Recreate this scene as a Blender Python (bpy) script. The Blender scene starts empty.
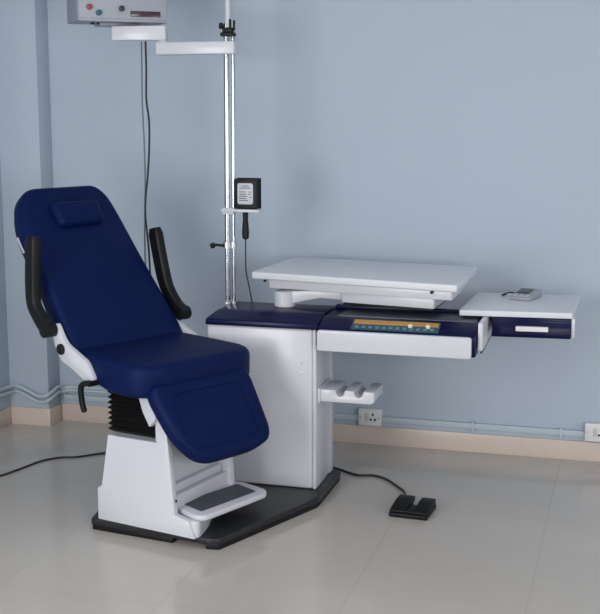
import bpy, bmesh, math, random
from mathutils import Vector, Matrix
from math import pi, sin, cos, radians as R
random.seed(4)
SC = bpy.context.scene
COL = SC.collection

# ------------------------------------------------------------------ camera
FPX, HOR, VPX, HCAM = 1180.0, 110.0, 640.0, 1.65
th = math.atan((307 - HOR) / FPX)
yaw = math.atan((VPX - 300) / FPX * cos(th))
cam_d = bpy.data.cameras.new('camera')
cam = bpy.data.objects.new('camera', cam_d); COL.objects.link(cam)
cam.location = (0, 0, HCAM)
cam.rotation_euler = (pi / 2 - th, 0, yaw)
cam_d.sensor_fit = 'HORIZONTAL'; cam_d.sensor_width = 36.0
cam_d.lens = FPX / 600.0 * 36.0
cam_d.clip_start = 0.05
SC.camera = cam

# ------------------------------------------------------------------ world, lights, exposure
w = bpy.data.worlds.new('world'); SC.world = w; w.use_nodes = True
wb = w.node_tree.nodes['Background']
wb.inputs[0].default_value = (0.92, 0.96, 1.0, 1); wb.inputs[1].default_value = 0.72


def area(name, loc, target, sx, sy, power, col):
    d = bpy.data.lights.new(name, 'AREA'); d.shape = 'RECTANGLE'
    d.size, d.size_y, d.energy, d.color = sx, sy, power, col
    o = bpy.data.objects.new(name, d); COL.objects.link(o); o.location = loc
    o.rotation_euler = (Vector(target) - Vector(loc)).to_track_quat('-Z', 'Y').to_euler()
    return o


area('key_light', (1.5, 0.2, 1.45), (0.2, 5.5, 0.3), 1.4, 1.0, 84, (1.0, 0.99, 0.97))
area('left_fill_light', (-2.6, 0.4, 1.3), (-2.9, 5.4, 0.8), 1.5, 1.7, 122, (1.0, 0.99, 0.97))  # added area lamp, no actual window: brightens the pilaster from the left front
area('right_window_light', (2.6, 3.4, 1.0), (-1.2, 5.2, 0.2), 1.4, 1.2, 26, (0.97, 0.98, 1.0))
area('ceiling_light', (-1.5, 2.8, 2.9), (-1.7, 3.2, 0), 2.6, 1.6, 16, (0.98, 0.98, 1.0))
SC.view_settings.view_transform = 'Standard'
SC.view_settings.look = 'None'
SC.view_settings.gamma = 1
SC.view_settings.use_curve_mapping = False
SC.view_settings.exposure = -0.64


# ------------------------------------------------------------------ materials
def srgb(r, g, b):
    f = lambda c: (c / 255 / 12.92) if c / 255 <= 0.04045 else ((c / 255 + 0.055) / 1.055) ** 2.4
    return (f(r), f(g), f(b), 1)


def mat(name, col, rough=0.5, metal=0.0, noise=0.0, nscale=30.0, bump=0.0, bscale=200.0, coat=0.0, spec=0.5):
    m = bpy.data.materials.new(name); m.use_nodes = True
    nt = m.node_tree; b = nt.nodes['Principled BSDF']
    b.inputs['Base Color'].default_value = col
    b.inputs['Roughness'].default_value = rough
    b.inputs['Metallic'].default_value = metal
    b.inputs['Coat Weight'].default_value = coat
    b.inputs['Specular IOR Level'].default_value = spec
    tc = nt.nodes.new('ShaderNodeTexCoord')
    if noise:
        n = nt.nodes.new('ShaderNodeTexNoise'); n.inputs['Scale'].default_value = nscale
        n.inputs['Detail'].default_value = 5
        nt.links.new(tc.outputs['Object'], n.inputs['Vector'])
        mx = nt.nodes.new('ShaderNodeMix'); mx.data_type = 'RGBA'
        mx.inputs[6].default_value = tuple(c * (1 - noise) for c in col[:3]) + (1,)
        mx.inputs[7].default_value = tuple(min(1, c * (1 + noise)) for c in col[:3]) + (1,)
        nt.links.new(n.outputs['Fac'], mx.inputs[0])
        nt.links.new(mx.outputs[2], b.inputs['Base Color'])
    if bump:
        n2 = nt.nodes.new('ShaderNodeTexNoise'); n2.inputs['Scale'].default_value = bscale
        n2.inputs['Detail'].default_value = 3
        nt.links.new(tc.outputs['Object'], n2.inputs['Vector'])
        bp = nt.nodes.new('ShaderNodeBump'); bp.inputs['Strength'].default_value = bump
        bp.inputs['Distance'].default_value = 0.002
        nt.links.new(n2.outputs['Fac'], bp.inputs['Height'])
        nt.links.new(bp.outputs['Normal'], b.inputs['Normal'])
    return m


M = {
    'wall': mat('wall_paint', srgb(179, 191, 205), 0.75, noise=0.025, nscale=1.3, bump=0.25, bscale=60),
    'ceiling': mat('ceiling_paint', srgb(225, 228, 230), 0.8, noise=0.02),
    'skirt': mat('skirting_tile', srgb(214, 198, 187), 0.3, noise=0.04, nscale=8),
    'white': mat('white_enamel', srgb(208, 209, 216), 0.32, noise=0.008, nscale=6, coat=0.15),
    'whitetop': mat('white_laminate', srgb(216, 220, 226), 0.4, noise=0.01, nscale=9),
    'vinyl': mat('blue_vinyl', srgb(5, 23, 70), 0.5, noise=0.06, nscale=12, bump=0.25, bscale=350, spec=0.12),
    'bluelac': mat('blue_lacquer', srgb(5, 14, 58), 0.3, noise=0.03, nscale=5, spec=0.18),
    'black': mat('black_rubber', srgb(16, 16, 18), 0.5, noise=0.1, nscale=40, spec=0.3),
    'arm': mat('black_armrest_foam', srgb(15, 15, 17), 0.42, noise=0.08, nscale=30, bump=0.2, spec=0.3),
    'plate': mat('black_base_coating', srgb(32, 33, 38), 0.38, noise=0.08, nscale=30, bump=0.15),
    'mat': mat('grey_rubber_mat', srgb(66, 74, 84), 0.6, noise=0.25, nscale=45),
    'chrome': mat('chrome', (0.5, 0.51, 0.55, 1), 0.17, 1.0, noise=0.01),
    'steel': mat('brushed_steel', (0.55, 0.56, 0.58, 1), 0.35, 1.0, noise=0.05),
    'greydeck': mat('dark_grey_deck', srgb(84, 90, 100), 0.35, noise=0.05),
    'amber': mat('amber_strip', srgb(196, 146, 74), 0.4, noise=0.15, nscale=40),
    'teal': mat('teal_strip', srgb(52, 84, 104), 0.35, noise=0.1, nscale=40),
    'tealkey': mat('teal_key', srgb(96, 132, 140), 0.4, noise=0.03),
    'ivory': mat('ivory_key', srgb(236, 232, 196), 0.35, noise=0.02),
    'grey': mat('grey_casing', srgb(160, 164, 176), 0.42, noise=0.03),
    'greyside': mat('grey_side_casing', srgb(136, 144, 156), 0.45, noise=0.03),
    'display': mat('dark_display', srgb(72, 52, 58), 0.2, noise=0.2, nscale=60),
    'red': mat('red_knob', srgb(150, 60, 66), 0.4, noise=0.03),
    'tealknob': mat('teal_knob', srgb(30, 92, 104), 0.4, noise=0.03),
    'label': mat('silver_label', srgb(196, 198, 204), 0.4, noise=0.02),
    'ink': mat('grey_ink', srgb(96, 98, 106), 0.6, noise=0.02),
    'plastic': mat('white_socket_plastic', srgb(226, 224, 224), 0.4, noise=0.01),
    'conduit': mat('painted_conduit', srgb(186, 199, 208), 0.55, noise=0.04, nscale=15),
    'lcd': mat('dark_screen', srgb(44, 50, 54), 0.25, noise=0.05),
    'cable': mat('black_cable', srgb(34, 34, 38), 0.5, noise=0.05),
    'greycable': mat('grey_cable', srgb(104, 116, 128), 0.5, noise=0.03),
}

fm = bpy.data.materials.new('floor_tile'); fm.use_nodes = True
nt = fm.node_tree; fb = nt.nodes['Principled BSDF']
tc = nt.nodes.new('ShaderNodeTexCoord'); mp = nt.nodes.new('ShaderNodeMapping')
mp.inputs['Location'].default_value = (0.81, -0.05 + 0.0, 0)
nt.links.new(tc.outputs['Object'], mp.inputs['Vector'])
br = nt.nodes.new('ShaderNodeTexBrick'); br.offset = 0.0
br.inputs['Scale'].default_value = 1.0
br.inputs['Brick Width'].default_value = 0.6; br.inputs['Row Height'].default_value = 0.6
br.inputs['Mortar Size'].default_value = 0.0025; br.inputs['Mortar Smooth'].default_value = 0.3
br.inputs['Color1'].default_value = srgb(197, 190, 182); br.inputs['Color2'].default_value = srgb(195, 188, 180)
br.inputs['Mortar'].default_value = srgb(186, 178, 170)
nt.links.new(mp.outputs['Vector'], br.inputs['Vector'])
ns = nt.nodes.new('ShaderNodeTexNoise'); ns.inputs['Scale'].default_value = 2.2; ns.inputs['Detail'].default_value = 6
nt.links.new(tc.outputs['Object'], ns.inputs['Vector'])
cr = nt.nodes.new('ShaderNodeValToRGB')
cr.color_ramp.elements[0].position = 0.3; cr.color_ramp.elements[0].color = (0.93, 0.92, 0.92, 1)
cr.color_ramp.elements[1].position = 0.7; cr.color_ramp.elements[1].color = (1, 1, 1, 1)
nt.links.new(ns.outputs['Fac'], cr.inputs['Fac'])
mu = nt.nodes.new('ShaderNodeMix'); mu.data_type = 'RGBA'; mu.blend_type = 'MULTIPLY'; mu.inputs[0].default_value = 1
nt.links.new(br.outputs['Color'], mu.inputs[6]); nt.links.new(cr.outputs['Color'], mu.inputs[7])
nt.links.new(mu.outputs[2], fb.inputs['Base Color'])
fb.inputs['Roughness'].default_value = 0.13
fb.inputs['Specular IOR Level'].default_value = 0.5
M['floor'] = fm


# ------------------------------------------------------------------ mesh helpers
def base(o, label=None, cat=None, group=None, kind=None):
    if label: o['label'] = label
    if cat: o['category'] = cat
    if group: o['group'] = group
    if kind: o['kind'] = kind
    return o


def obj(name, bm, m, parent=None, angle=35, subs=0, label=None):
    """bm in world coordinates -> one mesh object, origin at the bottom centre or at the parent's origin"""
    bmesh.ops.recalc_face_normals(bm, faces=bm.faces[:])
    me = bpy.data.meshes.new(name)
    if parent is None:
        xs = [v.co for v in bm.verts]
        org = Vector(((min(v.x for v in xs) + max(v.x for v in xs)) / 2,
                      (min(v.y for v in xs) + max(v.y for v in xs)) / 2, min(v.z for v in xs)))
        off = org
    else:
        off = parent['_o'] if '_o' in parent else (0, 0, 0)
        off = Vector(off); org = Vector((0, 0, 0))
    bmesh.ops.translate(bm, verts=bm.verts[:], vec=-off)
    bm.to_mesh(me); bm.free()
    me.materials.append(m)
    for p in me.polygons: p.use_smooth = True
    me.set_sharp_from_angle(angle=R(angle))
    o = bpy.data.objects.new(name, me); COL.objects.link(o)
    o.location = org
    if parent is not None: o.parent = parent
    o['_o'] = tuple(off)
    if label: o['label'] = label
    if subs:
        s = o.modifiers.new('sub', 'SUBSURF'); s.levels = s.render_levels = subs
    return o


def empty(name, loc, label, cat, group=None):
    o = bpy.data.objects.new(name, None); COL.objects.link(o)
    o.location = loc; o['_o'] = tuple(loc); o.empty_display_size = 0.1
    return base(o, label, cat, group)


def join(*bms):
    out = bmesh.new()
    for b in bms:
        me = bpy.data.meshes.new('tmp'); b.to_mesh(me); b.free(); out.from_mesh(me); bpy.data.meshes.remove(me)
    return out


def xf(bm, mtx):
    bm.transform(mtx); return bm


def bevel(bm, r, seg=2, ang=25):
    es = [e for e in bm.edges if len(e.link_faces) == 2 and e.calc_face_angle(0) > R(ang)]
    if r > 0 and es:
        bmesh.ops.bevel(bm, geom=es, offset=r, segments=seg, profile=0.5, affect='EDGES', clamp_overlap=True)
    return bm


def box(x0, x1, y0, y1, z0, z1, r=0.003, seg=2):
    bm = bmesh.new()
    bmesh.ops.create_cube(bm, size=1)
    for v in bm.verts:
        v.co = Vector((x0 + (v.co.x + .5) * (x1 - x0), y0 + (v.co.y + .5) * (y1 - y0), z0 + (v.co.z + .5) * (z1 - z0)))
    return bevel(bm, r, seg)


def rounded(pts, r, seg=5):
    """round the corners of a 2D polygon; r is a number or a list"""
    out = []; n = len(pts)
    for i in range(n):
        p0, p, p1 = Vector(pts[i - 1]), Vector(pts[i]), Vector(pts[(i + 1) % n])
        rr = r[i] if isinstance(r, (list, tuple)) else r
        a = (p0 - p); b = (p1 - p)
        rr = min(rr, a.length * .48, b.length * .48)
        if rr < 1e-5: out.append(tuple(p)); continue
        q0 = p + a.normalized() * rr; q1 = p + b.normalized() * rr
        for k in range(seg + 1):
            t = k / seg
            q = q0 * (1 - t) ** 2 + p * 2 * t * (1 - t) + q1 * t * t
            out.append(tuple(q))
    return out


def prism(pts, d0, d1, axis='z', r=0.003, seg=2):
    """extrude a 2D polygon: axis z -> pts (x,y); axis y -> pts (x,z); axis x -> pts (y,z)"""
    f = {'z': lambda a, b, d: (a, b, d), 'y': lambda a, b, d: (a, d, b), 'x': lambda a, b, d: (d, a, b)}[axis]
    bm = bmesh.new()
    lo = [bm.verts.new(f(a, b, d0)) for a, b in pts]; hi = [bm.verts.new(f(a, b, d1)) for a, b in pts]
    n = len(pts)
    bm.faces.new(lo[::-1]); bm.faces.new(hi)
    for i in range(n): bm.faces.new((lo[i], lo[(i + 1) % n], hi[(i + 1) % n], hi[i]))
    bmesh.ops.recalc_face_normals(bm, faces=bm.faces[:])
    return bevel(bm, r, seg, 40)


def cyl(p0, p1, r0, r1=None, n=24, rb=0.0):
    p0, p1 = Vector(p0), Vector(p1); r1 = r0 if r1 is None else r1
    bm = bmesh.new()
    bmesh.ops.create_cone(bm, cap_ends=True, segments=n, radius1=r0, radius2=r1, depth=(p1 - p0).length)
    if rb: bevel(bm, rb, 2, 50)
    q = (p1 - p0).to_track_quat('Z', 'Y').to_matrix().to_4x4()
    return xf(bm, Matrix.Translation((p0 + p1) / 2) @ q)


def lathe(prof, p0, axis, n=24):
    """prof: (distance along axis, radius)"""
    axis = Vector(axis).normalized(); q = axis.to_track_quat('Z', 'Y').to_matrix()
    bm = bmesh.new(); rings = []
    for d, r in prof:
        rings.append([bm.verts.new(Vector(p0) + q @ Vector((r * cos(2 * pi * k / n), r * sin(2 * pi * k / n), d))) for k in range(n)])
    for a, b in zip(rings, rings[1:]):
        for k in range(n): bm.faces.new((a[k], a[(k + 1) % n], b[(k + 1) % n], b[k]))
    bm.faces.new(rings[0][::-1]); bm.faces.new(rings[-1])
    return bm


def smooth_path(pts, k=6):
    P = [Vector(p) for p in pts]; P = [P[0] * 2 - P[1]] + P + [P[-1] * 2 - P[-2]]
    out = []
    for i in range(1, len(P) - 2):
        a, b, c, d = P[i - 1:i + 3]
        for j in range(k):
            t = j / k
            out.append(0.5 * ((2 * b) + (c - a) * t + (2 * a - 5 * b + 4 * c - d) * t * t + (3 * b - a - 3 * c + d) * t ** 3))
    out.append(P[-2]); return out


def tube(pts, r, n=8, k=6):
    P = smooth_path(pts, k) if k else [Vector(p) for p in pts]
    bm = bmesh.new(); rings = []; ref = Vector((0.13, 0.21, 1)).normalized()
    t0 = (P[1] - P[0]).normalized(); u = t0.cross(ref).normalized()
    for i, p in enumerate(P):
        t = (P[min(i + 1, len(P) - 1)] - P[max(i - 1, 0)]).normalized()
        u = (u - t * u.dot(t)).normalized(); v = t.cross(u)
        rings.append([bm.verts.new(p + (u * cos(2 * pi * j / n) + v * sin(2 * pi * j / n)) * r) for j in range(n)])
    for a, b in zip(rings, rings[1:]):
        for j in range(n): bm.faces.new((a[j], a[(j + 1) % n], b[(j + 1) % n], b[j]))
    bm.faces.new(rings[0][::-1]); bm.faces.new(rings[-1])
    return bm


def bar_sweep(pts, half_w, half_h, yc, k=5, taper=None):
    """rounded bar swept along a planar path in the local x-z plane; pts are (x, z); half_w sideways, half_h in plane"""
    P = [Vector((p.x, p.y)) for p in smooth_path([(a, b, 0) for a, b in pts], k)] if k else [Vector(p) for p in pts]
    n = len(P); bm = bmesh.new(); rings = []
    sec = rounded([(-half_w, -half_h), (half_w, -half_h), (half_w, half_h), (-half_w, half_h)], min(half_w, half_h) * .75, 4)
    L = [0]
    for a, b in zip(P, P[1:]): L.append(L[-1] + (b - a).length)
    tot = L[-1]
    for i, p in enumerate(P):
        t = (P[min(i + 1, n - 1)] - P[max(i - 1, 0)]).normalized(); nn = Vector((-t.y, t.x))
        s = taper(L[i] / tot) if taper else 1
        e = min(L[i], tot - L[i]); ed = .014
        c = math.sqrt(max(0.12, 1 - (1 - min(1, e / ed + .35)) ** 2)) if e < ed else 1
        rings.append([bm.verts.new((p.x + nn.x * b * s * c, yc + a * c, p.y + nn.y * b * s * c)) for a, b in sec])
    m = len(sec)
    for a, b in zip(rings, rings[1:]):
        for j in range(m): bm.faces.new((a[j], a[(j + 1) % m], b[(j + 1) % m], b[j]))
    bm.faces.new(rings[0][::-1]); bm.faces.new(rings[-1])
    return bm


def cushion(pts, thick, edge, crown=0.0, seg=5):
    """soft pad: outline pts (a,b) counter-clockwise, from c=-thick to c=0 with rounded edges and a crowned top"""
    n = len(pts); cen = Vector((sum(p[0] for p in pts) / n, sum(p[1] for p in pts) / n))
    P = [Vector(p) for p in pts]
    nor = []
    for i in range(n):
        t = (P[(i + 1) % n] - P[i - 1]).normalized(); nor.append(Vector((t.y, -t.x)))
    area_ = sum(P[i].x * P[(i + 1) % n].y - P[(i + 1) % n].x * P[i].y for i in range(n))
    if area_ < 0: nor = [-v for v in nor]
    bm = bmesh.new(); rings = []
    def ring(inset, c): rings.append([bm.verts.new((p.x - q.x * inset, p.y - q.y * inset, c)) for p, q in zip(P, nor)])
    e2 = edge * .6
    for k in range(seg + 1):
        a = pi / 2 * k / seg; ring(e2 * (1 - sin(a)), -thick + e2 * (1 - cos(a)))
    for k in range(seg + 1):
        a = pi / 2 * k / seg; ring(edge * (1 - cos(a)), -edge + edge * sin(a))
    R0 = [v.co.copy() for v in rings[-1]]
    for s in (.93, .84, .7, .5, .3, .12):
        rings.append([bm.verts.new((cen.x + (c.x - cen.x) * s, cen.y + (c.y - cen.y) * s, crown * (1 - s * s))) for c in R0])
    for a, b in zip(rings, rings[1:]):
        for j in range(n): bm.faces.new((a[j], a[(j + 1) % n], b[(j + 1) % n], b[j]))
    bm.faces.new(rings[0][::-1]); bm.faces.new(rings[-1])
    return bm


def frame(origin, ex, ey, ez):
    m = Matrix.Identity(4)
    for i, v in enumerate((ex, ey, ez)): m.col[i][:3] = Vector(v).normalized()
    m.col[3][:3] = Vector(origin)
    return m


def struct(name, bm, m):
    return base(obj(name, bm, m), kind='structure')


# ------------------------------------------------------------------ the room
YB, XL, XR, YF, ZC = 5.60, -3.16, 3.0, -1.2, 2.95
struct('floor', box(XL - .1, XR + .1, YF, YB + .1, -.1, 0, 0), M['floor'])
struct('ceiling', box(XL - .1, XR + .1, YF, YB + .1, ZC, ZC + .1, 0), M['ceiling'])
struct('wall_back', box(XL - .1, XR + .1, YB, YB + .1, 0, ZC, 0), M['wall'])
struct('wall_left', box(XL - .1, XL, YF, YB, 0, ZC, 0), M['wall'])
struct('wall_right', box(XR, XR + .1, YF, YB, 0, ZC, 0), M['wall'])
struct('wall_pilaster', box(XL, -2.932, 5.467, YB, 0, ZC, .003), M['wall'])
struct('baseboard_back', box(-2.92, XR, YB - .011, YB, 0, .094, .002), M['skirt'])
struct('baseboard_pilaster', join(box(XL + .01, -2.921, 5.456, 5.467, 0, .094, .001), box(-2.932, -2.921, 5.467, 5.589, 0, .094, .001)), M['skirt'])
struct('baseboard_left', box(XL, XL + .01, YF, 5.456, 0, .094, .002), M['skirt'])

# conduit on the back wall
t = empty('cable_trunking', (-1.5, 5.59, .12), 'pale blue painted cable trunking running along the back wall above the skirting', 'cable trunking')
obj('trunking_channel', box(-2.90, XR, 5.578, YB, .120, .148, .003), M['conduit'], t)
for x in (-2.6, -1.62, -.72, -.30, .6):
    obj('clip', box(x, x + .012, 5.574, YB, .108, .156, .002), M['conduit'], t)
# two flexible conduits around the pilaster
for dz, lab, dy in ((0.018, 'upper grey-blue flexible conduit sagging around the wall pilaster', 0),
                    (-0.012, 'lower grey-blue flexible conduit sagging around the wall pilaster', .0)):
    pts = [(-3.145, 5.1, .20 + dz), (-3.135, 5.435, .19 + dz), (-3.09, 5.448, .19 + dz), (-3.03, 5.448, .165 + dz), (-2.98, 5.448, .145 + dz),
           (-2.93, 5.442, .152 + dz), (-2.912, 5.47, .168 + dz), (-2.908, 5.53, .182 + dz), (-2.90, 5.57, .172 + dz * .6), (-2.84, 5.588, .178 + dz * .6), (-2.5, 5.589, .180 + dz * .6), (-2.1, 5.589, .180 + dz * .6)]
    P = smooth_path(pts, 14)
    bm = tube([tuple(p) for p in P], .0095, 10, 0)
    base(obj('flexible_conduit', bm, M['conduit'], angle=60), lab, 'conduit', 'flexible conduits around the pilaster')


def socket(x0, x1, z0, z1, lab):
    t = empty('wall_socket', ((x0 + x1) / 2, 5.58, z0), lab, 'wall socket', 'white switched wall sockets')
    obj('back_box', box(x0 + .004, x1 - .004, 5.566, YB, z0 + .003, z1 - .003, .002), M['plastic'], t)
    pl = obj('face_plate', box(x0, x1, 5.552, 5.568, z0, z1, .004), M['plastic'], t)
    wd = x1 - x0; h = z1 - z0
    obj('rocker_switch', box(x0 + wd * .34, x0 + wd * .46, 5.547, 5.553, z0 + h * .3, z0 + h * .75, .0015), M['label'], t)
    for a, b in ((.64, .68), (.55, .38), (.74, .38)):
        obj('pin_hole', cyl((x0 + wd * a, 5.5535, z0 + h * b), (x0 + wd * a, 5.5505, z0 + h * b), .0055, n=12), M['black'], t)
    for a in (.08, .92):
        obj('screw', cyl((x0 + wd * a, 5.5535, z0 + h * .5), (x0 + wd * a, 5.5505, z0 + h * .5), .004, n=12), M['steel'], t)
    return t


socket(-1.277, -1.162, .105, .190, 'white wall socket low on the wall beneath the small lens tray')
socket(-.182, -.064, .108, .196, 'white wall socket at the right edge, beneath the side desk')


# ------------------------------------------------------------------ base plate
t = empty('base_plate', (-1.6, 4.6, 0), 'flat black angled base plate on the floor under the chair column and cabinet', 'base plate')
poly = [(-2.03, 4.095), (-1.50, 4.012), (-1.46, 4.022), (-1.225, 4.60), (-1.225, 4.992), (-1.80, 4.992), (-2.10, 4.55)]
obj('steel_plate', prism(rounded(poly, .012, 3), .022, .045, 'z', .003), M['plate'], t)
for pts in ([(-2.025, 4.10), (-1.66, 4.043), (-1.655, 4.10), (-2.03, 4.15)],
            [(-1.515, 4.018), (-1.462, 4.025), (-1.228, 4.598), (-1.29, 4.60), (-1.50, 4.09)],
            [(-1.285, 4.61), (-1.228, 4.61), (-1.228, 4.985), (-1.285, 4.985)],
            [(-2.09, 4.50), (-2.02, 4.50), (-1.80, 4.95), (-1.86, 4.98)]):
    obj('foot', prism(pts, 0, .0215, 'z', .002), M['black'], t)

# ------------------------------------------------------------------ examination chair
PV = Vector((-1.80, 4.30, 0)); PSI = R(28)
chair = empty('examination_chair', (-1.80, 4.27, .045), 'reclining blue vinyl examination chair on a white column with raised black armrests', 'chair')
CH = Matrix.Translation(PV) @ Matrix.Rotation(-PSI, 4, 'Z')          # local x = forward, y = towards the wall side
CL = Matrix.Translation((-2.0, 4.10, 0)) @ Matrix.Rotation(-R(14), 4, 'Z')
WL = .43   # depth of the column

# white housing: skirt, tapering body, side flanges, recessed front
SIDE = [(0, .046), (0, .176), (.022, .188), (.060, .40), (.298, .40), (.292, .50), (.312, .525), (.338, .515), (.368, .18), (.372, .125), (.44, .112), (.465, .046)]
fl1 = prism(SIDE, 0, .03, 'y', .004, 2)
fl2 = prism([p if p[0] < .37 else (.372, p[1]) for p in SIDE if p != (.372, .125)], WL - .03, WL, 'y', .004, 2)
body = prism([(.001, .047), (.001, .176), (.023, .188), (.061, .3995), (.30, .3995), (.30, .047)], .028, WL - .028, 'y', 0)
foot_ = prism(rounded([(.20, .012), (.460, .012), (.470, .03), (.44, .13), (.35, .31), (.20, .32)], [.002, .01, .03, .05, .05, .002], 4), .047, .1115, 'z', .008, 3)
recess = box(.276, .306, .02, WL - .02, .10, .51, .003)
ho = obj('column_housing', xf(join(fl1, fl2, body, foot_, recess), CL), M['white'], chair)
obj('front_cover', xf(join(box(.30, .352, .034, WL + .012, .13, .188, .007), box(.30, .33, .05, WL - .04, .188, .222, .006)), CL), M['white'], chair)
obj('lock_hole', xf(cyl((.3715, .015, .178), (.3745, .015, .178), .005, n=12), CL), M['black'], chair)
# black bellows
prof = []
nf = 9; z0, z1 = .402, .592
bm = bmesh.new(); rings = []
for i in range(nf * 2 + 1):
    z = z0 + (z1 - z0) * i / (nf * 2); ins = 0.0 if i % 2 else .013
    pts = rounded([(.028 + ins, .035 + ins), (.296 - ins * .4, .035 + ins), (.296 - ins * .4, WL - .04 - ins), (.028 + ins, WL - .04 - ins)], .012, 3)
    rings.append([bm.verts.new((a, b, z)) for a, b in pts])
for a, b in zip(rings, rings[1:]):
    for j in range(len(a)): bm.faces.new((a[j], a[(j + 1) % len(a)], b[(j + 1) % len(a)], b[j]))
bm.faces.new(rings[0][::-1]); bm.faces.new(rings[-1])
obj('bellows', xf(bm, CL), M['black'], chair, angle=20)
# footplate
fp = obj('footplate', xf(prism(rounded([(.30, .075), (.46, .02), (.495, .035), (.55, .385), (.525, .425), (.39, .462), (.32, .44)], [.02, .03, .02, .03, .03, .02, .02], 5), .112, .134, 'z', .007, 3), CL), M['white'], chair)
obj('rubber_mat', xf(prism(rounded([(.325, .11), (.452, .068), (.505, .375), (.39, .415)], .008, 3), .1345, .138, 'z', .001, 1), CL), M['mat'], fp)
obj('footplate_bracket', xf(prism([(.30, .09), (.42, .09), (.46, .113), (.30, .113)], .30, .40, 'y', .004), CL), M['white'], chair)

# seat undercarriage
obj('seat_frame', xf(join(box(-.20, .17, -.19, .19, .565, .582, .004), box(-.12, .12, -.14, .14, .55, .566, .004)), CH), M['black'], chair)
# seat cushion
so = rounded([(-.25, -.26), (-.06, -.285), (.14, -.285), (.205, -.25), (.235, -.17), (.24, 0.02), (.238, .21), (.215, .295), (.15, .325), (-.06, .32), (-.25, .30)],
             [.03, .1, .05, .05, .08, .1, .08, .05, .05, .1, .03], 5)
seat = cushion(so, .128, .036, .008)
for v in seat.verts:                                   # thinner towards the hinge
    if v.co.z < 0: v.co.z *= 1 - .42 * min(1, max(0, (.02 - v.co.x) / .24))
FS = CH @ frame((0, 0, .708), (cos(R(1)), 0, -sin(R(1))), (0, 1, 0), (sin(R(1)), 0, cos(R(1))))
obj('seat', xf(seat, FS), M['vinyl'], chair, angle=60)
# backrest
bd = Vector((-.45, 0, .59)).normalized(); bn = Vector((bd.z, 0, -bd.x))
bo = rounded([(-.262, -.02), (.30, -.02), (.305, .06), (.272, .38), (.258, .60), (.245, .715), (.20, .778), (-.15, .776), (-.218, .715), (-.254, .60), (-.256, .38), (-.27, .06)],
             [.03, .03, .06, .1, .08, .06, .05, .05, .06, .08, .1, .06], 5)
FB = CH @ frame((-.205, 0, .715), (0, 1, 0), bd, bn)      # (a = sideways, b = up the back, c = normal)
FB2 = FB
bk = obj('backrest', xf(cushion(bo, .075, .03, .012), FB), M['vinyl'], chair, angle=60)
bo2 = [(.010 + (a - .008) * .96, .03 + (b - .03) * .975) for a, b in bo]
obj('back_shell', xf(cushion(bo2, .03, .008, 0), FB @ Matrix.Translation((0, 0, -.073))), M['bluelac'], chair, angle=60)
# headrest pillow
hp = rounded([(-.098, .552), (.13, .556), (.14, .672), (-.105, .672)], .03, 5)
obj('headrest_pillow', xf(cushion(hp, .05, .028, .008), FB @ Matrix.Translation((0, 0, .048))), M['vinyl'], chair, angle=60)
# white side grips behind the upper back
for s in (-1, 1):
    obj('side_trim', xf(join(box(s * .252 + .002 - .004, s * .252 + .002 + .004, .50, .575, -.079, -.069, .002)), FB), M['white'], chair)
# legrest
ld = Vector((.19, 0, -.31)).normalized(); ln = Vector((-ld.z, 0, ld.x))
lo = rounded([(-.235, .02), (.245, .02), (.258, .07), (.252, .285), (.23, .33), (.14, .355), (-.085, .356), (-.150, .332), (-.215, .24), (-.245, .07)],
             [.03, .03, .05, .05, .04, .06, .06, .05, .08, .05], 5)
FLg = CH @ frame((.225, 0, .655), (0, 1, 0), ld, ln)
lr = obj('legrest', xf(cushion(lo, .062, .026, .006), FLg), M['vinyl'], chair, angle=60)
seam = rounded([(-.175, .075), (.175, .075), (.175, .30), (-.175, .30)], .02, 4)
obj('seam', xf(tube([(a, b, .0045) for a, b in seam + seam[:1]], .0011, 6, 0), FLg), M['vinyl'], lr)
for s in (-1, 1):
    obj('legrest_bracket', xf(prism([(.12, .575), (.145, .515), (.185, .462), (.225, .50), (.20, .575)], s * .205 - .012, s * .205 + .012, 'y', .003), CH), M['white'], chair)
# white side frames
for s in (-1, 1):
    tz = .80 if s < 0 else .765
    sf = rounded([(-.325, tz), (-.285, tz + .015), (-.235, .742), (-.09, .685), (-.045, .628), (-.055, .603), (-.10, .607), (-.19, .645), (-.262, .668), (-.30, .72)], [.01, .01, .03, .02, .015, .006, .01, .02, .02, .03], 4)
    o = obj('side_frame', xf(prism(sf, s * .288 - .012 + (.02 if s > 0 else 0), s * .288 + .012 + (.02 if s > 0 else 0), 'y', .004), CH), M['white'], chair)
    obj('pivot_knob', xf(lathe([(0, .022), (.008, .022), (.012, .018), (.013, .010), (.011, .008)], (-.25, s * .3015 + (.02 if s > 0 else 0), .715), (0, s, 0), 20), CH), M['black'], o)
# armrests, raised alongside the back
for s, pts in ((-1, [(-.385, 1.155), (-.392, 1.05), (-.398, .95), (-.392, .88), (-.345, .825), (-.30, .79)]),
               (1, [(-.425, 1.14), (-.395, 1.02), (-.365, .92), (-.335, .865), (-.285, .81), (-.245, .785)])):
    yc = s * .326
    a = obj('armrest', xf(bar_sweep(pts, .022, .033, yc, 5, lambda t: 1.0 - .12 * max(0, 1 - abs(t - .75) * 4)), CH), M['arm'], chair, angle=50)
    ex, ez = pts[-1]
    obj('armrest_hinge', xf(lathe([(-.026, .025), (-.024, .030), (.024, .030), (.026, .025)], (ex, yc, ez), (0, 1, 0), 24), CH), M['arm'], a, angle=30)
# recline lever
lv = bar_sweep([(-.045, .612), (-.085, .604), (-.108, .585), (-.108, .55), (-.10, .515), (-.088, .49)], .009, .0115, -.315, 5)
obj('recline_lever', xf(join(lv, cyl((-.045, -.325, .61), (-.045, -.28, .61), .011)), CH), M['black'], chair, angle=50)

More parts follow.
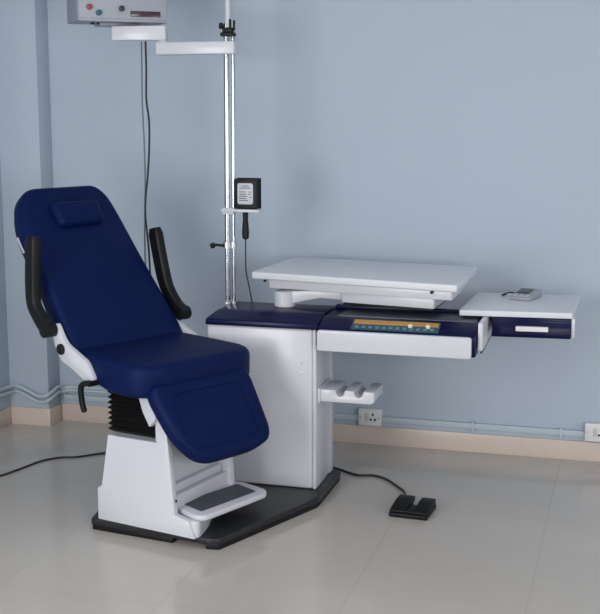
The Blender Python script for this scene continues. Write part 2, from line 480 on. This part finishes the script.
# ------------------------------------------------------------------ instrument cabinet
cab = empty('instrument_cabinet', (-1.5, 4.85, .045), 'white pedestal cabinet with dark blue top and control console beside the chair', 'cabinet')
obj('cabinet_body', join(box(-1.75, -1.278, 4.69, 4.99, .046, .742, .012, 3)), M['white'], cab)
obj('side_panel', join(box(-1.279, -1.262, 4.690, 4.86, .046, .742, .006, 3), box(-1.279, -1.268, 4.868, 4.925, .046, .742, .002), box(-1.279, -1.262, 4.932, 4.99, .046, .742, .004)), M['white'], cab)
for z in (.598, .552):
    obj('screw', lathe([(0, .006), (.003, .005), (.0035, .001)], (-1.327, 4.690, z), (0, -1, 0), 12), M['steel'], cab)
# blue top with sloping front and left edge
bm = bmesh.new()
lv_ = [(.743, -1.753, 4.678), (.768, -1.753, 4.680), (.79, -1.735, 4.765), (.796, -1.722, 4.785)]
rings = []
for z, x0, y0 in lv_:
    rings.append([bm.verts.new(p) for p in ((x0, y0, z), (-1.252, y0, z), (-1.252, 5.0, z), (x0, 5.0, z))])
for a, b in zip(rings, rings[1:]):
    for j in range(4): bm.faces.new((a[j], a[(j + 1) % 4], b[(j + 1) % 4], b[j]))
bm.faces.new(rings[0][::-1]); bm.faces.new(rings[-1])
bmesh.ops.recalc_face_normals(bm, faces=bm.faces[:])
bevel(bm, .005, 2, 30)
obj('cabinet_top', bm, M['bluelac'], cab)
# console
con = obj('control_console', prism([(4.655, .668), (4.655, .752), (4.75, .790), (5.0, .790), (5.0, .725), (4.90, .69), (4.74, .668)], -1.248, -.592, 'x', .004), M['bluelac'], cab)
obj('front_panel', prism(rounded([(-1.246, .664), (-.606, .664), (-.606, .752), (-1.246, .752)], .014, 5), 4.634, 4.656, 'y', .005, 3), M['white'], con)
obj('tray_deck', join(box(-1.19, -.605, 4.775, 4.955, .787, .7935, .002)), M['greydeck'], con)
obj('rear_ledge', box(-1.248, -.60, 4.962, 4.998, .788, .806, .003), M['bluelac'], con)
# key strip lies on the sloping face
sl = Vector((0, .095, .038)).normalized(); sn = Vector((0, -sl.z, sl.y))
FK = frame((-1.11, 4.655, .752), (1, 0, 0), sl, sn)
ks = obj('key_strip', xf(box(.0, .365, .012, .088, 0.0, .004, .001), FK), M['teal'], con)
obj('amber_band', xf(box(.006, .359, .052, .084, .004, .0055, .0005), FK), M['amber'], con)
for i in range(12):
    big = i in (8, 10)
    obj('key', xf(box(.016 + i * .0285, .016 + i * .0285 + .017, .02, .036, .004, .008, .002), FK), M['tealkey'], con)
for x in (.245, .318):
    obj('round_key', xf(lathe([(0, .010), (.008, .0095), (.011, .006)], (x, .047, .0045), (0, 0, 1), 16), FK), M['ivory'], con)

# lens tray on the cabinet's side
tr_prof = []
def notch(xc, w, top, d):
    return [(xc - w, top)] + [(xc - w * cos(a), top - d * sin(a)) for a in [pi * k / 8 for k in range(1, 8)]] + [(xc + w, top)]
prof = [(-1.258, .430), (-1.03, .430), (-1.018, .440), (-1.018, .482)] + notch(-1.085, .02, .482, .028)[::-1] + notch(-1.165, .02, .482, .028)[::-1] + [(-1.258, .482)]
t = empty('lens_tray', (-1.15, 4.8, .43), 'small white tray with two grooves jutting from the cabinet side', 'tray')
obj('tray_body', prism(prof, 4.715, 4.895, 'y', .002, 2), M['white'], t)
obj('tray_mount', box(-1.2612, -1.250, 4.705, 4.905, .424, .488, .003), M['white'], t)

# ------------------------------------------------------------------ instrument table over the console
tb = empty('instrument_table', (-1.14, 5.05, .796), 'wide white instrument table slab on a swing arm above the console', 'table')
obj('table_top', prism(rounded([(-1.605, 4.865), (-.678, 4.71), (-.675, 5.31), (-1.572, 5.43)], .012, 4), .921, .952, 'z', .006, 3), M['whitetop'], tb)
obj('slide_tray', prism(rounded([(-1.535, 4.893), (-.705, 4.755), (-.70, 5.27), (-1.50, 5.38)], .01, 3), .880, .9205, 'z', .003, 2), M['white'], tb)
for p in ((-1.553, 4.905), (-.79, 4.765)):
    obj('slide_knob', lathe([(0, .007), (.008, .007), (.010, .005)], (p[0], p[1], .911), (0, -1, 0), 14), M['black'], tb)
obj('carriage', prism(rounded([(-1.20, 4.87), (-.785, 4.80), (-.77, 5.15), (-1.18, 5.2)], .01, 3), .834, .8795, 'z', .003, 2), M['white'], tb)
obj('carriage_rail', prism([(-1.19, 4.865), (-.79, 4.798), (-.775, 5.15), (-1.17, 5.2)], .826, .8335, 'z', .001), M['black'], tb)
obj('pivot_post', lathe([(0, .045), (.004, .048), (.066, .048), (.07, .044)], (-1.468, 4.925, .7965), (0, 0, 1), 32), M['white'], tb)
arm = prism(rounded([(-1.48, .812), (-1.43, .812), (-1.38, .826), (-1.30, .843), (-1.21, .838), (-1.12, .838), (-1.12, .878), (-1.30, .878), (-1.42, .870), (-1.48, .868)], .01, 3), 4.90, 4.965, 'y', .004)
obj('swing_arm', arm, M['white'], tb)

# ------------------------------------------------------------------ side desk with drawer
sd = empty('side_desk', (-.45, 5.05, .69), 'small white side desk with a blue drawer to the right of the console', 'desk')
obj('desk_top', prism(rounded([(-.685, 4.825), (-.226, 4.868), (-.221, 5.37), (-.674, 5.325)], .008, 4), .8075, .832, 'z', .004, 3), M['whitetop'], sd)
SK = Matrix.Translation((-.549, 4.842, 0)) @ Matrix.Rotation(R(4.5), 4, 'Z') @ Matrix.Diagonal((1.045, 1, 1, 1))
obj('drawer_case', xf(join(box(0, .012, .03, .47, .730, .807, .002), box(.306, .320, .012, .47, .728, .807, .002), box(.012, .306, .04, .47, .730, .740, .002), box(.012, .306, .458, .47, .74, .807, .002)), SK), M['white'], sd)
dr = obj('drawer', xf(prism(rounded([(.005, .722), (-.004, .735), (0, .765), (.008, .79), (.008, .806), (.028, .806), (.028, .722)], .004, 2), -.001, .3055, 'x', .002), SK), M['bluelac'], sd)
obj('drawer_handle', xf(prism(rounded([(.092, .752), (.218, .752), (.218, .772), (.092, .772)], .003, 3), -.016, .004, 'y', .002), SK), M['plastic'], dr)
sp = obj('support_plate', prism(rounded([(4.685, .690), (4.685, .805), (5.15, .805), (5.15, .745), (5.08, .715), (4.80, .690)], .006, 3), -.587, -.568, 'x', .002), M['white'], sd)
obj('edge_trim', tube([(-.572, 4.68, .686), (-.572, 4.80, .686), (-.572, 5.08, .711), (-.572, 5.15, .741)], .004, 8), M['bluelac'], sp)

# small meter lying on the side desk
mt = empty('handheld_meter', (-.448, 5.22, .832), 'small grey electronic handset with dark screen lying on the side desk', 'handset')
FM = Matrix.Translation((-.448, 5.215, .832)) @ Matrix.Rotation(R(-14), 4, 'Z') @ Matrix.Diagonal((.92, .92, .92, 1))
obj('meter_case', xf(prism([(-.085, .001), (.085, .001), (.085, .036), (-.085, .015)], -.052, .052, 'x', .004, 3), FM @ Matrix.Rotation(0, 4, 'Z')), M['grey'], mt)
FT = FM @ frame((0, -.085, .0155), (1, 0, 0), (0, .17, .021), (0, -.021, .17))
obj('screen', xf(box(-.044, .02, .065, .155, 0, .0025, .001), FT), M['lcd'], mt)
for i in range(2):
    for j in range(3):
        obj('button', xf(box(-.04 + j * .028, -.04 + j * .028 + .02, .012 + i * .024, .012 + i * .024 + .014, 0, .003, .001), FT), M['label'], mt)
obj('cord', tube([(-.485, 5.25, .846), (-.515, 5.245, .85), (-.54, 5.235, .845), (-.555, 5.25, .8355), (-.54, 5.28, .8355)], .003, 8), M['cable'], mt)

# ------------------------------------------------------------------ chrome pole with arms
pole = empty('chrome_pole', (-1.735, 4.93, .796), 'tall twin chrome pole rising from the cabinet top with white arms', 'pole')
PX, SX, PY = -1.737, -1.712, 4.93
obj('main_tube', cyl((PX, PY, .7965), (PX + .006, PY, 2.02), .0125, n=28), M['chrome'], pole)
obj('side_tube', cyl((SX, PY + .012, .7965), (SX + .006, PY + .012, 2.0), .0085, n=24), M['chrome'], pole)
obj('pole_collar', join(lathe([(0, .024), (.01, .024), (.014, .019)], (PX, PY, .7965), (0, 0, 1)), lathe([(0, .016), (.008, .016), (.01, .012)], (SX, PY + .012, .7965), (0, 0, 1))), M['steel'], pole)
obj('height_rod', cyl((PX + .012, PY, 1.99), (PX + .016, PY, 2.5), .011, n=20), M['white'], pole)
cl = obj('clamp', join(box(PX - .017, SX + .016, PY - .02, PY + .03, 1.963, 1.980, .004), box(PX - .008, SX + .013, PY - .018, PY + .026, 1.98, 2.0, .004)), M['black'], pole)
obj('clamp_knob', join(lathe([(0, .006), (.004, .006), (.006, .013), (.018, .013), (.020, .010)], (PX - .002, PY - .012, 2.006), (-1, -.2, .1), 16)), M['black'], cl)
obj('clamp_pin', join(cyl((SX + .002, PY - .01, 2.0), (SX + .002, PY - .01, 2.035), .005), cyl((SX + .018, PY - .005, 1.99), (SX + .018, PY - .005, 2.03), .005)), M['black'], cl)
obj('lower_arm', box(-2.048, -1.685, PY - .034, PY + .036, 1.888, 1.942, .006), M['white'], pole)
obj('arm_joint', cyl((-2.025, PY, 1.9425), (-2.025, PY, 1.9495), .024), M['white'], pole)
FA = Matrix.Translation((-2.025, PY, 0)) @ Matrix.Rotation(R(10), 4, 'Z')
obj('upper_arm', xf(box(-.222, .018, -.034, .034, 1.950, 2.013, .006), FA), M['white'], pole)
obj('bracket_shelf', join(box(PX - .018, -1.58, PY - .03, PY + .03, 1.208, 1.220, .003), box(PX - .016, SX + .012, PY - .022, PY + .032, 1.196, 1.224, .003)), M['white'], pole)
obj('locking_lever', join(cyl((PX, PY - .01, 1.055), (PX - .045, PY - .03, 1.062), .006), lathe([(0, .008), (.006, .012), (.02, .012), (.024, .008)], (PX - .045, PY - .03, 1.062), (-1, -.3, -.4), 14)), M['black'], pole)
obj('collar_ring', join(cyl((PX, PY, 1.045), (PX, PY, 1.072), .020), cyl((SX, PY + .012, 1.045), (SX, PY + .012, 1.072), .0145)), M['steel'], pole)

# black charger box on the bracket, instrument handle hanging beneath it
cb = empty('power_box', (-1.646, 4.92, 1.22), 'square black box with silver label on the chrome pole bracket', 'box')
obj('casing', box(-1.697, -1.592, 4.918, 4.948, 1.2215, 1.352, .006, 3), M['black'], cb)
obj('rear_flange', box(-1.698, -1.585, 4.949, 4.957, 1.2215, 1.356, .003), M['black'], cb)
lb = obj('label_plate', prism(rounded([(-1.682, 1.242), (-1.611, 1.242), (-1.611, 1.334), (-1.682, 1.334)], .01, 4), 4.914, 4.919, 'y', .001), M['label'], cb)
random.seed(9)
rows = [(1.322, -1.664, -1.629), (1.313, -1.672, -1.620), (1.296, -1.674, -1.645), (1.286, -1.674, -1.640), (1.277, -1.674, -1.636), (1.268, -1.674, -1.640), (1.259, -1.674, -1.632), (1.296, -1.630, -1.618), (1.286, -1.632, -1.620), (1.272, -1.628, -1.618)]
for z, a, b in rows:
    obj('print_line', box(a, b, 4.9133, 4.9142, z - .0018, z + .0018, 0), M['ink'], lb)
hh = empty('handheld_instrument', (-1.646, 4.91, 1.09), 'black handheld instrument grip hanging below the labelled box', 'instrument')
obj('grip', lathe([(0, .008), (.006, .014), (.03, .016), (.06, .014), (.085, .0115), (.10, .012), (.115, .013), (.118, .010)], (-1.646, 4.915, 1.088), (0, 0, 1), 20), M['black'], hh)
obj('cord', tube([(-1.646, 4.915, 1.089), (-1.645, 4.91, 1.03), (-1.640, 4.90, .95), (-1.628, 4.91, .87), (-1.622, 4.93, .80)], .0032, 8), M['cable'], hh)

# ------------------------------------------------------------------ display unit on the upper arm
du = empty('control_unit', (-2.28, 4.90, 2.03), 'grey control box with small dark display on the highest white arm', 'control unit')
FD = Matrix.Translation((-2.243, 4.93, 0)) @ Matrix.Rotation(R(39), 4, 'Z')
obj('casing', xf(box(-.20, .20, -.11, .10, 2.026, 2.20, .006, 3), FD), M['greyside'], du)
obj('front_panel', xf(join(box(-.195, .195, -.117, -.109, 2.037, 2.20, .003), box(-.20, .20, -.122, -.109, 2.027, 2.038, .003)), FD), M['grey'], du)
obj('display_window', xf(box(.03, .165, -.1205, -.117, 2.050, 2.074, .001), FD), M['display'], du)
for x, z, m in ((-.11, 2.062, 'tealknob'), (-.15, 2.085, 'red'), (-.01, 2.082, 'lcd')):
    obj('knob', xf(lathe([(0, .0125), (.012, .012), (.014, .009)], (x, -.117, z), (0, -1, 0), 18), FD), M[m], du)
for x in (-.12, -.09):
    obj('foot', xf(cyl((x, -.04, 2.026), (x, -.04, 2.018), .009), FD), M['black'], du)
obj('mount_plate', xf(box(-.09, .09, -.05, .05, 2.0135, 2.026, .002), FD), M['greyside'], du)
# two cords hanging from the unit
pts = [(-2.113, 4.94, 1.949), (-2.114, 4.945, 1.82), (-2.119, 4.95, 1.70), (-2.108, 4.95, 1.60), (-2.110, 4.95, 1.48), (-2.122, 4.955, 1.36), (-2.14, 4.96, 1.20), (-2.13, 4.97, 1.0), (-2.12, 4.98, .6), (-2.10, 5.0, .15), (-2.06, 5.04, .006), (-1.95, 5.10, .005)]
obj('black_cord', tube(pts, .0045, 8), M['cable'], du)
pts = [(-2.136, 4.95, 1.949), (-2.141, 4.955, 1.7), (-2.138, 4.96, 1.5), (-2.14, 4.965, 1.3), (-2.15, 4.97, 1.0), (-2.14, 4.99, .5), (-2.13, 5.02, .10), (-2.10, 5.08, .005), (-1.98, 5.16, .004)]
obj('grey_cord', tube(pts, .0035, 8), M['greycable'], du)

# ------------------------------------------------------------------ cables and pedal
pts = [(-2.93, 4.30, .005), (-2.80, 4.50, .005), (-2.731, 4.61, .005), (-2.696, 4.73, .005), (-2.66, 4.87, .005), (-2.60, 4.945, .005), (-2.53, 4.975, .005), (-2.43, 5.07, .005), (-2.30, 5.15, .005), (-2.05, 5.20, .005)]
base(obj('power_cable', tube(pts, .005, 8), M['cable']), 'black power cable curving across the floor left of the chair', 'cable')

pd = empty('foot_pedal', (-.84, 4.70, 0), 'black twin foot pedal with cable on the floor in front of the wall', 'foot pedal')
FP = Matrix.Translation((-.832, 4.648, 0)) @ Matrix.Rotation(R(-4), 4, 'Z') @ Matrix.Diagonal((.9, .9, .85, 1))
obj('pedal_base', xf(prism(rounded([(-.092, -.095), (.088, -.095), (.088, .095), (.028, .095), (.022, .02), (-.018, .02), (-.024, .105), (-.092, .105)], .006, 2), .001, .022, 'z', .003), FP), M['black'], pd)
for a, b, c in ((-.09, -.016, .10), (.020, .086, .092)):
    obj('pedal_pad', xf(prism([(-.088, .0225), (-.088, .034), (.03, .052), (c, .050), (c, .0225)], a, b, 'x', .004), FP), M['black'], pd)
obj('cross_bar', xf(box(-.017, .021, -.085, .018, .0225, .034, .003), FP), M['black'], pd)
pts = [(-.889, 4.732, .028), (-.896, 4.785, .022), (-.915, 4.88, .008), (-.96, 4.95, .006), (-1.02, 5.03, .006), (-1.09, 5.075, .006), (-1.16, 5.06, .006), (-1.21, 5.085, .006), (-1.26, 5.12, .006), (-1.33, 5.15, .006), (-1.42, 5.14, .006)]
obj('cable', tube(pts, .0055, 8), M['cable'], pd)

for o in bpy.data.objects:
    if '_o' in o: del o['_o']
